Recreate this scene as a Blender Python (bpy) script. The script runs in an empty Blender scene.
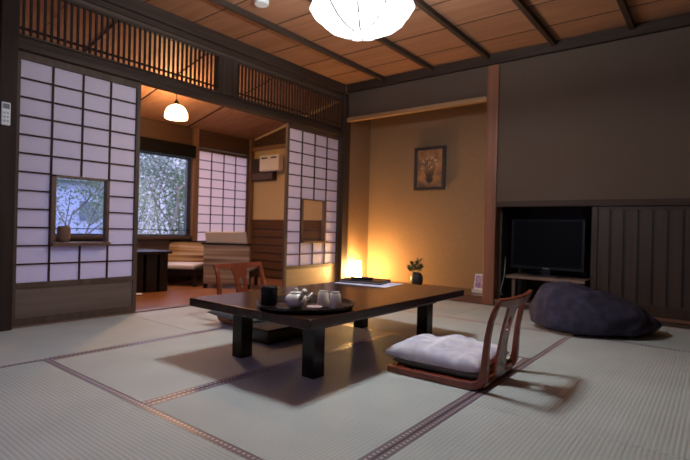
import bpy, bmesh, math, random
from mathutils import Vector, Matrix
PI = math.pi
sc = bpy.context.scene
COL = sc.collection
R_ = random.Random(7)

# ------------------------------------------------------------------ camera, world, lights, exposure
cam_d = bpy.data.cameras.new('camera'); cam = bpy.data.objects.new('camera', cam_d); COL.objects.link(cam)
_r = Vector((0.78568598, 0.6180935, 0.0256508)); _u = Vector((-0.02147291, -0.01419095, 0.99966871)); _f = Vector((-0.61825274, 0.78597649, -0.00212264))
cam.matrix_world = Matrix(((_r.x, _u.x, -_f.x, 3.4971), (_r.y, _u.y, -_f.y, -4.3905), (_r.z, _u.z, -_f.z, 0.6824), (0, 0, 0, 1)))
cam_d.sensor_width = 36; cam_d.lens = 476.615 / 690 * 36; cam_d.clip_start = 0.02
cam_d.dof.use_dof = True; cam_d.dof.focus_distance = 2.2; cam_d.dof.aperture_fstop = 3.2
sc.camera = cam
w = bpy.data.worlds.new('sky'); sc.world = w; w.use_nodes = True
WORLD = 7.5
_nt = w.node_tree; _bg = _nt.nodes['Background']          # overcast sky, brighter towards the zenith
_tc = _nt.nodes.new('ShaderNodeTexCoord'); _sp = _nt.nodes.new('ShaderNodeSeparateXYZ'); _mr = _nt.nodes.new('ShaderNodeMapRange')
_mr.inputs['From Min'].default_value = 0.08; _mr.inputs['From Max'].default_value = 0.75
_mr.inputs['To Min'].default_value = 1.35; _mr.inputs['To Max'].default_value = WORLD
_nt.links.new(_tc.outputs['Generated'], _sp.inputs[0]); _nt.links.new(_sp.outputs[2], _mr.inputs[0]); _nt.links.new(_mr.outputs[0], _bg.inputs[1])
_bg.inputs[0].default_value = (0.66, 0.64, 0.95, 1)
MAIN_BULB, MAIN_SHADE = 900.0, 3.0
NICHE_BULB, NICHE_SHADE = 2900.0, 120.0
PEND_BULB, PEND_SHADE = 1000.0, 22.0
sc.view_settings.view_transform = 'Standard'; sc.view_settings.look = 'None'
sc.view_settings.exposure = 0.0; sc.view_settings.gamma = 1.0; sc.view_settings.use_curve_mapping = False
sc.cycles.use_denoising = True
sc.cycles.max_bounces = 10; sc.cycles.diffuse_bounces = 5; sc.cycles.transparent_max_bounces = 12
sc.cycles.sample_clamp_indirect = 6.0
sc.cycles.caustics_reflective = False; sc.cycles.caustics_refractive = False

# ------------------------------------------------------------------ mesh helpers
class MB:
    def __init__(s): s.v = []; s.f = []
    def add(s, vs, fs):
        n = len(s.v); s.v += [tuple(v) for v in vs]; s.f += [tuple(i + n for i in f) for f in fs]; return s
    def box(s, x0, x1, y0, y1, z0, z1):
        return s.add([(x0,y0,z0),(x1,y0,z0),(x1,y1,z0),(x0,y1,z0),(x0,y0,z1),(x1,y0,z1),(x1,y1,z1),(x0,y1,z1)],
                     [(3,2,1,0),(4,5,6,7),(0,1,5,4),(1,2,6,5),(2,3,7,6),(3,0,4,7)])
    def prism(s, pts, a, b, axis=2):            # polygon extruded along an axis from a to b
        def m(p, h):
            return (p[0], p[1], h) if axis == 2 else ((p[0], h, p[1]) if axis == 1 else (h, p[0], p[1]))
        n = len(pts)
        return s.add([m(p, a) for p in pts] + [m(p, b) for p in pts],
                     [tuple(range(n))[::-1], tuple(range(n, 2*n))] + [(i, (i+1) % n, (i+1) % n + n, i+n) for i in range(n)])
    def lathe(s, prof, c=(0,0,0), n=24, fn=None, cap=True):
        vs = []; fs = []
        for (r, z) in prof:
            for k in range(n):
                a = 2*PI*k/n; rr = r * (fn(a, r, z) if fn else 1)
                vs.append((c[0]+rr*math.cos(a), c[1]+rr*math.sin(a), c[2]+z))
        for j in range(len(prof)-1):
            for k in range(n):
                fs.append((j*n+k, j*n+(k+1) % n, (j+1)*n+(k+1) % n, (j+1)*n+k))
        if cap:
            fs.append(tuple(range(n))[::-1]); m = (len(prof)-1)*n; fs.append(tuple(range(m, m+n)))
        return s.add(vs, fs)
    def tube(s, pts, rad, n=10):
        pts = [Vector(p) for p in pts]; L = len(pts)
        if not hasattr(rad, '__len__'): rad = [rad]*L
        vs = []; fs = []; prev = None
        for i, p in enumerate(pts):
            t = (pts[min(i+1, L-1)] - pts[max(i-1, 0)]).normalized()
            if prev is None:
                a = t.orthogonal().normalized()
            else:
                a = (prev - t*prev.dot(t)).normalized()
            prev = a; b = t.cross(a)
            for k in range(n):
                q = 2*PI*k/n; vs.append(p + (a*math.cos(q) + b*math.sin(q))*rad[i])
        for j in range(L-1):
            for k in range(n): fs.append((j*n+k, j*n+(k+1) % n, (j+1)*n+(k+1) % n, (j+1)*n+k))
        fs.append(tuple(range(n))[::-1]); fs.append(tuple(range((L-1)*n, L*n)))
        return s.add(vs, fs)
    def sweep(s, pts, side, wd, th):            # flat bar swept along a path; wd along the side vector, th across
        pts = [Vector(p) for p in pts]; L = len(pts); side = Vector(side).normalized()
        W = wd if hasattr(wd, '__len__') else [wd]*L; T = th if hasattr(th, '__len__') else [th]*L
        vs = []; fs = []
        for i, p in enumerate(pts):
            t = (pts[min(i+1, L-1)] - pts[max(i-1, 0)]).normalized(); n = t.cross(side).normalized()
            for a, b in ((-1,-1),(1,-1),(1,1),(-1,1)): vs.append(p + side*a*W[i]/2 + n*b*T[i]/2)
        for j in range(L-1):
            for k in range(4): fs.append((j*4+k, j*4+(k+1) % 4, (j+1)*4+(k+1) % 4, (j+1)*4+k))
        fs.append((3,2,1,0)); m = (L-1)*4; fs.append((m, m+1, m+2, m+3))
        return s.add(vs, fs)
    def build(s, name, mat, parent=None, smooth=False, bevel=0, loc=None, rotz=0, segs=2, subdiv=0):
        me = bpy.data.meshes.new(name); me.from_pydata(s.v, [], s.f); me.update()
        bm = bmesh.new(); bm.from_mesh(me); bmesh.ops.recalc_face_normals(bm, faces=bm.faces); bm.to_mesh(me); bm.free()
        if mat: me.materials.append(mat)
        if smooth:
            for p in me.polygons: p.use_smooth = True
            me.update()
        o = bpy.data.objects.new(name, me); COL.objects.link(o)
        if parent: o.parent = parent
        if loc: o.location = loc
        if rotz: o.rotation_euler.z = rotz
        if subdiv:
            m = o.modifiers.new('sub', 'SUBSURF'); m.levels = subdiv; m.render_levels = subdiv
        if bevel:
            m = o.modifiers.new('bev', 'BEVEL'); m.width = bevel; m.segments = segs; m.limit_method = 'ANGLE'; m.angle_limit = 0.6
        return o

def tag(o, label=None, cat=None, group=None, kind=None):
    if label: o['label'] = label
    if cat: o['category'] = cat
    if group: o['group'] = group
    if kind: o['kind'] = kind
    return o
def thing(name, label, cat, loc=(0,0,0), rotz=0, group=None, kind=None):
    o = bpy.data.objects.new(name, None); COL.objects.link(o); o.empty_display_size = 0.05
    o.location = loc; o.rotation_euler = (0, 0, rotz)
    return tag(o, label, cat, group, kind)
def dup(o, parent=None):
    c = o.copy(); COL.objects.link(c); c.parent = parent
    for ch in [k for k in COL.objects if k.parent == o]: dup(ch, c)
    return c

# ------------------------------------------------------------------ materials
def mat(name, col, rough=0.6, spec=0.5, metal=0, coat=0):
    m = bpy.data.materials.new(name); m.use_nodes = True; b = m.node_tree.nodes['Principled BSDF']
    b.inputs['Base Color'].default_value = (*col, 1); b.inputs['Roughness'].default_value = rough
    b.inputs['Specular IOR Level'].default_value = spec; b.inputs['Metallic'].default_value = metal
    b.inputs['Coat Weight'].default_value = coat; b.inputs['Coat Roughness'].default_value = 0.1
    return m
def N(m, t, **kw):
    n = m.node_tree.nodes.new(t)
    for k, v in kw.items():
        if hasattr(n, k): setattr(n, k, v)
        else: n.inputs[k.replace('_', ' ')].default_value = v
    return n
def link(m, a, b): m.node_tree.links.new(a, b)
def bsdf(m): return m.node_tree.nodes['Principled BSDF']
def coords(m, scale=(1,1,1), which='Object', rot=(0,0,0)):
    tc = N(m, 'ShaderNodeTexCoord'); mp = N(m, 'ShaderNodeMapping')
    mp.inputs['Scale'].default_value = scale; mp.inputs['Rotation'].default_value = rot
    link(m, tc.outputs[which], mp.inputs[0]); return mp.outputs[0]
def ramp(m, fac, stops):
    r = N(m, 'ShaderNodeValToRGB'); e = r.color_ramp.elements
    while len(e) < len(stops): e.new(0.5)
    for q, (p, c) in zip(e, stops): q.position = p; q.color = (*c, 1)
    link(m, fac, r.inputs[0]); return r.outputs[0]
def bump(m, h, strength=0.3, dist=0.002):
    b = N(m, 'ShaderNodeBump'); b.inputs['Strength'].default_value = strength; b.inputs['Distance'].default_value = dist
    link(m, h, b.inputs['Height']); link(m, b.outputs[0], bsdf(m).inputs['Normal'])
def wood(name, c1, c2, axis='x', rough=0.5, scale=1.0, spec=0.4, coat=0):
    m = mat(name, c1, rough, spec, 0, coat); s = {'x': (1.2, 22, 22), 'y': (22, 1.2, 22), 'z': (22, 22, 1.2)}[axis]
    n = N(m, 'ShaderNodeTexNoise'); n.inputs['Scale'].default_value = 1.0; n.inputs['Detail'].default_value = 5
    link(m, coords(m, tuple(k*scale for k in s)), n.inputs['Vector'])
    link(m, ramp(m, n.outputs['Fac'], [(0.3, c1), (0.7, c2)]), bsdf(m).inputs['Base Color'])
    bump(m, n.outputs['Fac'], 0.15, 0.001); return m
def plaster(name, c1, c2):
    m = mat(name, c1, 0.95, 0.1)
    n = N(m, 'ShaderNodeTexNoise'); n.inputs['Scale'].default_value = 180; n.inputs['Detail'].default_value = 4
    v = coords(m); link(m, v, n.inputs['Vector'])
    link(m, ramp(m, n.outputs['Fac'], [(0.35, c1), (0.65, c2)]), bsdf(m).inputs['Base Color'])
    bump(m, n.outputs['Fac'], 0.3, 0.001); return m
def glow(name, col, strength, clear=0.0):
    m = bpy.data.materials.new(name); m.use_nodes = True; nt = m.node_tree
    for n in list(nt.nodes):
        if n.type == 'BSDF_PRINCIPLED': nt.nodes.remove(n)
    out = [n for n in nt.nodes if n.type == 'OUTPUT_MATERIAL'][0]
    e = nt.nodes.new('ShaderNodeEmission'); e.inputs[0].default_value = (*col, 1); e.inputs[1].default_value = strength
    if clear:
        t = nt.nodes.new('ShaderNodeBsdfTransparent'); x = nt.nodes.new('ShaderNodeMixShader'); x.inputs[0].default_value = clear
        nt.links.new(e.outputs[0], x.inputs[1]); nt.links.new(t.outputs[0], x.inputs[2]); nt.links.new(x.outputs[0], out.inputs[0])
    else: nt.links.new(e.outputs[0], out.inputs[0])
    return m
def translucent(name, col, k=0.5):
    m = bpy.data.materials.new(name); m.use_nodes = True; nt = m.node_tree
    for n in list(nt.nodes):
        if n.type == 'BSDF_PRINCIPLED': nt.nodes.remove(n)
    out = [n for n in nt.nodes if n.type == 'OUTPUT_MATERIAL'][0]
    d = nt.nodes.new('ShaderNodeBsdfDiffuse'); t = nt.nodes.new('ShaderNodeBsdfTranslucent'); x = nt.nodes.new('ShaderNodeMixShader')
    d.inputs[0].default_value = (*col, 1); t.inputs[0].default_value = (*col, 1); x.inputs[0].default_value = k
    nt.links.new(d.outputs[0], x.inputs[1]); nt.links.new(t.outputs[0], x.inputs[2]); nt.links.new(x.outputs[0], out.inputs[0])
    return m
def glassy(name, tint=(0.95, 0.97, 1.0)):
    m = bpy.data.materials.new(name); m.use_nodes = True; nt = m.node_tree
    for n in list(nt.nodes):
        if n.type == 'BSDF_PRINCIPLED': nt.nodes.remove(n)
    out = [n for n in nt.nodes if n.type == 'OUTPUT_MATERIAL'][0]
    t = nt.nodes.new('ShaderNodeBsdfTransparent'); g = nt.nodes.new('ShaderNodeBsdfGlossy'); x = nt.nodes.new('ShaderNodeMixShader')
    t.inputs[0].default_value = (*tint, 1); g.inputs['Roughness'].default_value = 0.02; x.inputs[0].default_value = 0.06
    nt.links.new(t.outputs[0], x.inputs[1]); nt.links.new(g.outputs[0], x.inputs[2]); nt.links.new(x.outputs[0], out.inputs[0])
    return m

def tatami_mat_material():
    m = mat('tatami_rush', (0.45, 0.43, 0.33), 0.62, 0.35)
    v = coords(m)
    wv = N(m, 'ShaderNodeTexWave', wave_type='BANDS', bands_direction='X'); wv.inputs['Scale'].default_value = 1/(0.0155)/20*2*PI*1.0
    wv.inputs['Distortion'].default_value = 0.0
    link(m, v, wv.inputs['Vector'])
    fine = N(m, 'ShaderNodeTexWave', wave_type='BANDS', bands_direction='Y'); fine.inputs['Scale'].default_value = 55
    link(m, v, fine.inputs['Vector'])
    n = N(m, 'ShaderNodeTexNoise'); n.inputs['Scale'].default_value = 3.0; n.inputs['Detail'].default_value = 3; link(m, v, n.inputs['Vector'])
    c = ramp(m, n.outputs['Fac'], [(0.3, (0.48, 0.50, 0.475)), (0.7, (0.55, 0.57, 0.54))])
    mx = N(m, 'ShaderNodeMix', data_type='RGBA', blend_type='MULTIPLY'); mx.inputs[0].default_value = 1.0
    c2 = ramp(m, wv.outputs['Fac'], [(0.05, (0.86, 0.86, 0.86)), (0.4, (1, 1, 1))])
    link(m, c, mx.inputs[6]); link(m, c2, mx.inputs[7]); link(m, mx.outputs[2], bsdf(m).inputs['Base Color'])
    ad = N(m, 'ShaderNodeMath', operation='ADD'); ml = N(m, 'ShaderNodeMath', operation='MULTIPLY'); ml.inputs[1].default_value = 0.25
    link(m, fine.outputs['Fac'], ml.inputs[0]); link(m, wv.outputs['Fac'], ad.inputs[0]); link(m, ml.outputs[0], ad.inputs[1])
    bump(m, ad.outputs[0], 0.45, 0.0018)
    return m
def brocade():
    m = mat('brocade_border', (0.2, 0.14, 0.15), 0.38, 0.8)
    bsdf(m).inputs['Sheen Weight'].default_value = 0.8; bsdf(m).inputs['Sheen Roughness'].default_value = 0.3; bsdf(m).inputs['Sheen Tint'].default_value = (0.9,0.85,0.95,1)
    v = coords(m, (1, 1, 1))
    ck = N(m, 'ShaderNodeTexVoronoi', feature='F1'); ck.inputs['Scale'].default_value = 46; ck.inputs['Randomness'].default_value = 0.0
    link(m, v, ck.inputs['Vector'])
    link(m, ramp(m, ck.outputs['Distance'], [(0.34, (0.62, 0.54, 0.58)), (0.46, (0.15, 0.10, 0.115))]), bsdf(m).inputs['Base Color'])
    return m

M = {}
M['tatami'] = tatami_mat_material(); M['brocade'] = brocade()
M['dark_x'] = wood('dark_beam_x', (0.036, 0.020, 0.014), (0.066, 0.040, 0.028), 'x', 0.65, 1.0, 0.25)
M['dark_y'] = wood('dark_beam_y', (0.042, 0.025, 0.018), (0.080, 0.052, 0.038), 'y', 0.65, 1.0, 0.25)
M['dark_z'] = wood('dark_beam_z', (0.042, 0.025, 0.018), (0.080, 0.052, 0.038), 'z', 0.65, 1.0, 0.25)
M['kumiko'] = mat('kumiko_wood', (0.034, 0.018, 0.016), 0.65, 0.2)
M['stile'] = wood('shoji_stile', (0.075, 0.045, 0.033), (0.125, 0.08, 0.058), 'z', 0.6, 1.0, 0.25)
M['base_board'] = wood('shoji_base_board', (0.13, 0.088, 0.07), (0.19, 0.132, 0.105), 'y', 0.55)
M['post_red'] = wood('toko_post_wood', (0.20, 0.075, 0.040), (0.30, 0.12, 0.065), 'z', 0.4)
M['lintel'] = wood('lintel_wood', (0.36, 0.20, 0.10), (0.48, 0.29, 0.15), 'x')
M['ceil'] = None
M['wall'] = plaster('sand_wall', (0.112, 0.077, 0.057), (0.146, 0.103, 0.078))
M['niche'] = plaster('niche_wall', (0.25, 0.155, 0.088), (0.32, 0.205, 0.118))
M['niche_floor'] = wood('niche_floor_wood', (0.13, 0.05, 0.03), (0.21, 0.085, 0.05), 'x', 0.22, 1.0, 0.5)
M['paper'] = translucent('cool_lit_shoji_paper', (0.86, 0.85, 1.0), 0.60); M['warm_lit_paper'] = translucent('warm_lit_shoji_paper', (0.84, 0.74, 0.74), 0.50)  # white paper, with cool daylight and warm lamplight tints put into the colours
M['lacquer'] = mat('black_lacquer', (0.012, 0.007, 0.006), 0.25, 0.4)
tb = M['tabletop'] = wood('table_top_lacquer', (0.026, 0.011, 0.008), (0.050, 0.020, 0.012), 'y', 0.2, 0.5, 0.5)
M['red_lacquer'] = wood('red_brown_lacquer', (0.17, 0.036, 0.017), (0.26, 0.058, 0.026), 'z', 0.25, 1.0, 0.5)
M['black'] = mat('black_plastic', (0.008, 0.008, 0.009), 0.35, 0.3)
M['screen'] = mat('tv_screen', (0.004, 0.004, 0.005), 0.4, 0.06)
M['porcelain'] = mat('cream_porcelain', (0.82, 0.76, 0.67), 0.25)
M['white_pl'] = mat('white_plastic', (0.7, 0.7, 0.7), 0.4)
M['glass'] = glassy('window_glass')

def ceiling_boards():
    m = mat('cedar_board', (0.3, 0.14, 0.07), 0.6, 0.25)
    n = N(m, 'ShaderNodeTexNoise'); n.inputs['Scale'].default_value = 1; n.inputs['Detail'].default_value = 5; n.inputs['Distortion'].default_value = 0.6
    link(m, coords(m, (1.0, 14, 14)), n.inputs['Vector'])
    link(m, ramp(m, n.outputs['Fac'], [(0.3, (0.32, 0.155, 0.088)), (0.7, (0.42, 0.215, 0.125))]), bsdf(m).inputs['Base Color'])
    return m
M['ceil'] = ceiling_boards()
def plank_floor():
    m = mat('veranda_planks', (0.3, 0.12, 0.05), 0.28, 0.5)
    br = N(m, 'ShaderNodeTexBrick'); br.offset = 0.5
    br.inputs['Scale'].default_value = 1; br.inputs['Brick Width'].default_value = 0.9; br.inputs['Row Height'].default_value = 0.09
    br.inputs['Mortar Size'].default_value = 0.003; br.inputs['Mortar Size'].default_value = 0.003
    br.inputs['Color1'].default_value = (0.30, 0.115, 0.045, 1); br.inputs['Color2'].default_value = (0.40, 0.165, 0.07, 1); br.inputs['Mortar'].default_value = (0.08, 0.03, 0.015, 1)
    link(m, coords(m, (1,1,1), rot=(0,0,PI/2)), br.inputs['Vector']); link(m, br.outputs['Color'], bsdf(m).inputs['Base Color'])
    return m
M['plank'] = plank_floor()

# ------------------------------------------------------------------ the room shell
XR, YB = 4.5, -5.14            # right wall, rear wall
def struct(o, label=None): tag(o, None, None, None, 'structure'); return o
struct(MB().box(-0.1, XR+.05, YB-.05, 0.7, -0.16, -0.112).box(0, XR, YB, 0, -0.11, -0.052).build('floor', wood('subfloor', (0.2,0.13,0.08), (0.26,0.18,0.11), 'x')))
ce = MB()
yy = 0.0; ys = [0.0, -0.38]
while ys[-1] > YB: ys.append(ys[-1] - 0.4275)
for i in range(len(ys)-1):
    y1 = ys[i]; y0 = max(ys[i+1], YB); h = 0.0
    ce.box(0, XR, y0 + 0.0035, y1 - 0.0035, 2.36 + h, 2.375 + h)
struct(ce.build('ceiling', M['ceil']))
struct(MB().box(0, XR, YB, 0.02, 2.39, 2.42).build('ceiling', mat('ceiling_backing', (0.02,0.015,0.01), 0.9)))
sm_ = MB()
for y in ys[1:-1]: sm_.box(0.02, XR-.01, y-.0035, y+.0035, 2.3565, 2.3635)
struct(sm_.build('ceiling', mat('ceiling_seam', (0.05,0.025,0.015), 0.8)))
# ceiling battens (each a straight run of trim)
tn = [0]
def trim(mb, m, **kw):
    tn[0] += 1; return struct(mb.build('trim_%d' % tn[0], m, **kw))
for x in (0.555, 1.147, 1.745, 2.33, 2.915, 3.50, 4.09):
    trim(MB().box(x - 0.02, x + 0.02, YB + 0.01, -0.045, 2.318, 2.359), M['dark_y'], bevel=0.003)
# moulding on left wall (two steps) and on the back wall
trim(MB().box(0.0, 0.045, YB, -0.05, 2.262, 2.359).box(0.0, 0.022, YB, -0.05, 2.215, 2.258), M['dark_y'], bevel=0.004)
trim(MB().box(0.05, XR, -0.045, 0.0, 2.268, 2.359), M['dark_x'], bevel=0.004)
# back wall: strip over the niche, big panel over the cabinets
struct(MB().box(0.05, 1.731, 0.0, 0.05, 1.978, 2.36).box(1.845, XR, 0.0, 0.05, 0.978, 2.36).build('wall_back', M['wall']))
# niche (tokonoma)
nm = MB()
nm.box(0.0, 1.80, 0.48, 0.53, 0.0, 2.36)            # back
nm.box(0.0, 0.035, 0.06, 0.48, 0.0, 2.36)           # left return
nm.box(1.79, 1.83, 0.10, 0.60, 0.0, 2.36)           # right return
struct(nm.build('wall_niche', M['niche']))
struct(MB().box(0.035, 1.79, 0.05, 0.48, 2.34, 2.36).build('ceiling', M['ceil']))
struct(MB().box(0.035, 1.731, 0.0, 0.48, -0.11, 0.075).build('floor', M['niche_floor'], bevel=0.004))
trim(MB().box(0.05, 1.731, -0.03, 0.03, 1.935, 1.977), M['lintel'], bevel=0.003)
trim(MB().box(1.731, 1.845, -0.022, 0.098, 0.0, 2.268), M['post_red'], bevel=0.012, segs=3)
trim(MB().box(-0.055, 0.048, -0.06, 0.055, 0.0, 2.262), M['dark_z'], bevel=0.003)          # corner post
# alcove behind sliding doors
al = MB().box(1.83, XR, 0.60, 0.65, 0.0, 1.1).box(1.83, XR, 0.05, 0.60, 0.98, 1.02).box(XR, XR+0.05, 0.0, 0.65, 0, 1.1).box(1.83, 1.865, 0.10, 0.6, 0, 0.98)
struct(al.build('wall_alcove', wood('alcove_lining', (0.035,0.022,0.015), (0.06,0.04,0.028), 'z')))
struct(MB().box(1.845, XR, 0.0, 0.60, -0.11, 0.035).build('floor', wood('alcove_floor', (0.06,0.035,0.025), (0.1,0.06,0.04), 'x')))
trim(MB().box(1.846, XR, -0.018, 0.05, 0.925, 0.977), M['dark_x'], bevel=0.004)
trim(MB().box(1.846, XR, -0.012, 0.05, 0.036, 0.062), wood('sill_red', (0.14,0.06,0.035), (0.2,0.09,0.05), 'x'), bevel=0.003)
# right and rear walls, rest of the left wall
struct(MB().box(XR, XR+0.05, YB, 0.0, -0.05, 2.42).build('wall_right', M['wall']))
struct(MB().box(-0.05, 0.5, YB-0.05, YB, -0.05, 2.42).box(2.3, XR+0.05, YB-0.05, YB, -0.05, 2.42).box(0.5, 2.3, YB-0.05, YB, -0.05, 0.45).box(0.5, 2.3, YB-0.05, YB, 1.76, 2.42).build('wall_rear', M['wall']))
struct(MB().box(-0.05, 0.0, YB, -3.415, -0.05, 2.42).box(-0.04, 0.0, -3.415, -0.06, 2.19, 2.42).build('wall_left', M['wall']))
trim(MB().box(-0.06, 0.05, -3.425, -3.332, 0.0, 2.262), wood('corner_post_wood', (0.026,0.015,0.012), (0.042,0.027,0.021), 'z', 0.7, 1.0, 0.2), bevel=0.004)
# head beam over the screens, post between the transoms, sill
trim(MB().box(-0.065, 0.0, -3.332, -0.06, 1.80, 1.848).box(-0.065, 0.03, -3.332, -0.06, 1.762, 1.798), M['dark_y'], bevel=0.003)
trim(MB().box(-0.05, 0.012, -1.79, -1.615, 1.850, 2.19), M['dark_z'], bevel=0.004)
trim(MB().box(-0.07, 0.0, -3.332, -0.06, -0.05, 0.008), wood('threshold_wood', (0.17,0.1,0.06), (0.24,0.15,0.09), 'y'), bevel=0.002)

# ------------------------------------------------------------------ tatami
def tatami(x0, x1, y0, y1, along, label):
    L, W = (x1-x0, y1-y0) if along == 'x' else (y1-y0, x1-x0)
    g = 0.0015; L -= 2*g; W -= 2*g; b = 0.030
    t = thing('tatami_mat', label, 'tatami mat', ((x0+x1)/2, (y0+y1)/2, -0.05), PI/2 if along == 'x' else 0, 'tatami mats on the floor')
    MB().box(-W/2+b, W/2-b, -L/2, L/2, 0, 0.05).build('rush_surface', M['tatami'], t)
    for s in (-1, 1):
        a = sorted((s*(W/2-b), s*W/2))
        tag(MB().box(a[0], a[1], -L/2, L/2, 0, 0.0505).build('cloth_border', M['brocade'], t), 'patterned mauve cloth border')
    return t
tatami(0, 1.8, -.875, 0, 'x', 'tatami mat along the foot of the lamplit alcove step')
tatami(1.8, 3.6, -.875, 0, 'x', 'tatami mat against the television alcove, beneath the dark bean bag')
tatami(0, .9, -2.58, -.875, 'y', 'tatami mat running beside the veranda opening, behind the far floor chair')
tatami(.9, 2.7, -1.7275, -.875, 'x', 'tatami mat under the far end of the low table, nearest the alcove')
tatami(2.7, 3.6, -2.58, -.875, 'y', 'pale tatami mat right of the near floor chair, in front of the bean bag')
tatami(.9, 1.8, -3.43, -1.7275, 'y', 'tatami mat under the left side of the low table')
tatami(1.8, 2.7, -3.43, -1.7275, 'y', 'tatami mat under the right side of the table and the near floor chair')
tatami(0, .9, -4.2825, -2.58, 'y', 'tatami mat at the foot of the large left paper screen')
tatami(.9, 2.7, -4.2825, -3.43, 'x', 'ribbed tatami mat filling the lower left of the photo')
tatami(2.7, 3.6, -4.2825, -2.58, 'y', 'ribbed tatami mat filling the lower right corner of the photo')
struct(MB().box(3.602, XR, YB, -0.002, -0.05, 0.0).box(0.002, 3.6, YB, -4.285, -0.05, 0.0).build('floor', M['tatami']))

# ------------------------------------------------------------------ shoji screens
def shoji(name, x, y0, y1, label, z0=0.012, zt=1.756, zp0=0.283, zp1=1.711, cols=4, rows=12, win=True, base=M['base_board'], stile_w=0.03, lining=M['stile'], plank=True, paper=None):
    t = thing(name, label, 'paper sliding screen', (x, (y0+y1)/2, z0), 0, None, 'structure')
    W = y1-y0; a = -W/2; b = W/2; H = zt-z0; p0 = zp0-z0; p1 = zp1-z0
    fr = MB().box(-.015, .015, a, a+stile_w, 0, H).box(-.015, .015, b-stile_w, b, 0, H)
    fr.box(-.015, .015, a+stile_w, b-stile_w, p1, H).box(-.015, .015, a+stile_w, b-stile_w, p0-0.035, p0)
    if plank: fr.box(-.015, .015, a+stile_w, b-stile_w, 0, 0.045)
    fr.build('frame', lining, t)
    if plank: tag(MB().box(-.008, .006, a+stile_w, b-stile_w, 0.045, p0-0.035).build('base_board', base, t), 'plain wooden base board')
    A = a+stile_w; B = b-stile_w; cw = (B-A)/cols; rh = (p1-p0)/rows
    kt = 0.0105
    wy0, wy1 = A+cw, B-cw; wz0, wz1 = p0+2*rh, p0+6*rh
    la = MB()
    def inwin(c, r): return win and c in (1, 2) and 2 <= r < 6
    for r in range(1, rows):
        z = p0+r*rh
        if win and 2 <= r <= 6:
            la.box(-.003, .008, A, wy0, z-kt/2, z+kt/2).box(-.003, .008, wy1, B, z-kt/2, z+kt/2)
        else: la.box(-.003, .008, A, B, z-kt/2, z+kt/2)
    for c in range(1, cols):
        y = A+c*cw
        if win and c == 2:
            la.box(-.003, .0083, y-kt/2, y+kt/2, p0, wz0).box(-.003, .0083, y-kt/2, y+kt/2, wz1, p1)
        else: la.box(-.003, .0083, y-kt/2, y+kt/2, p0, p1)
    la.build('lattice', M['kumiko'], t)
    pa = MB()
    X0, X1 = -.0055, -.0042
    if win:
        pa.box(X0, X1, A, B, p0, wz0).box(X0, X1, A, B, wz1, p1).box(X0, X1, A, wy0, wz0, wz1).box(X0, X1, wy1, B, wz0, wz1)
    else: pa.box(X0, X1, A, B, p0, p1)
    tag(pa.build('paper', paper or M['paper'], t), 'white translucent paper, tint of its light in the colour')
    if win:
        f = 0.022
        wf = MB().box(-.03, .018, wy0, wy0+f+.008, wz0, wz1).box(-.03, .018, wy1-f, wy1, wz0, wz1).box(-.03, .018, wy0, wy1, wz1-f*.7, wz1).box(-.06, .055, wy0, wy1, wz0, wz0+f)
        wo = wf.build('window_frame', wood('small_window_frame', (0.11,0.055,0.035), (0.17,0.09,0.055), 'z'), t, bevel=0.002)
        MB().box(-.034, -.031, wy0+.02, wy1-.02, wz0+.02, wz1-.015).build('pane', M['glass'], wo)
    return t
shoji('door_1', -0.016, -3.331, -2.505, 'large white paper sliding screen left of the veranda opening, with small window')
shoji('door_2', -0.016, -0.930, -0.062, 'white paper sliding screen between the veranda opening and the lamplit alcove', base=wood('lamplit_base_board', (0.25,0.17,0.11), (0.32,0.22,0.145), 'y', 0.5))  # lighter base board: the warm lamplight is put into its wood colour

# paper-screened window added in the unseen rear wall, cool daylight for the near mats
t = thing('added_window', 'wide paper-screened window added in the unseen wall behind the camera', 'window', (1.4, YB-.02, .45), 0, None, 'structure')
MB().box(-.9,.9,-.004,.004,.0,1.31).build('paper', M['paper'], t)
la = MB()
for i in range(1, 10): la.box(-.9+i*.18-.004,-.9+i*.18+.004,.005,.014,.03,1.28)
for k in range(1, 11): la.box(-.87,.87,.0045,.0135,k*.119-.004,k*.119+.004)
la.build('lattice', M['kumiko'], t)
MB().box(-.9,.9,.005,.02,0,.03).box(-.9,.9,.005,.02,1.28,1.31).box(-.9,-.87,.005,.02,.03,1.28).box(.87,.9,.005,.02,.03,1.28).build('frame', M['stile'], t)
# transom lattices
def ranma(y0, y1, label):
    t = thing('transom_lattice', label, 'transom', (0, (y0+y1)/2, 1.850)); W = y1-y0; H = 0.338
    MB().box(-.035, .006, -W/2, W/2, 0, .014).box(-.035, .006, -W/2, W/2, H-.016, H).box(-.035, .006, -W/2, -W/2+.016, .014, H-.016).box(-.035, .006, W/2-.016, W/2, .014, H-.016).build('frame', M['dark_y'], t)
    n = int(W/0.0405); s = MB()
    for i in range(1, n):
        y = -W/2+W*i/n; s.box(-.016, -.001, y-.0065, y+.0065, .014, H-.016)
    s.build('slats', M['kumiko'], t)
    MB().box(-.030, -.017, -W/2+.016, W/2-.016, .052, .066).build('rail', M['kumiko'], t)
ranma(-3.331, -1.791, 'dark wooden slatted transom above the large left paper screen')
ranma(-1.614, -0.061, 'dark wooden slatted transom reaching the room corner, above the right paper screen')

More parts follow.
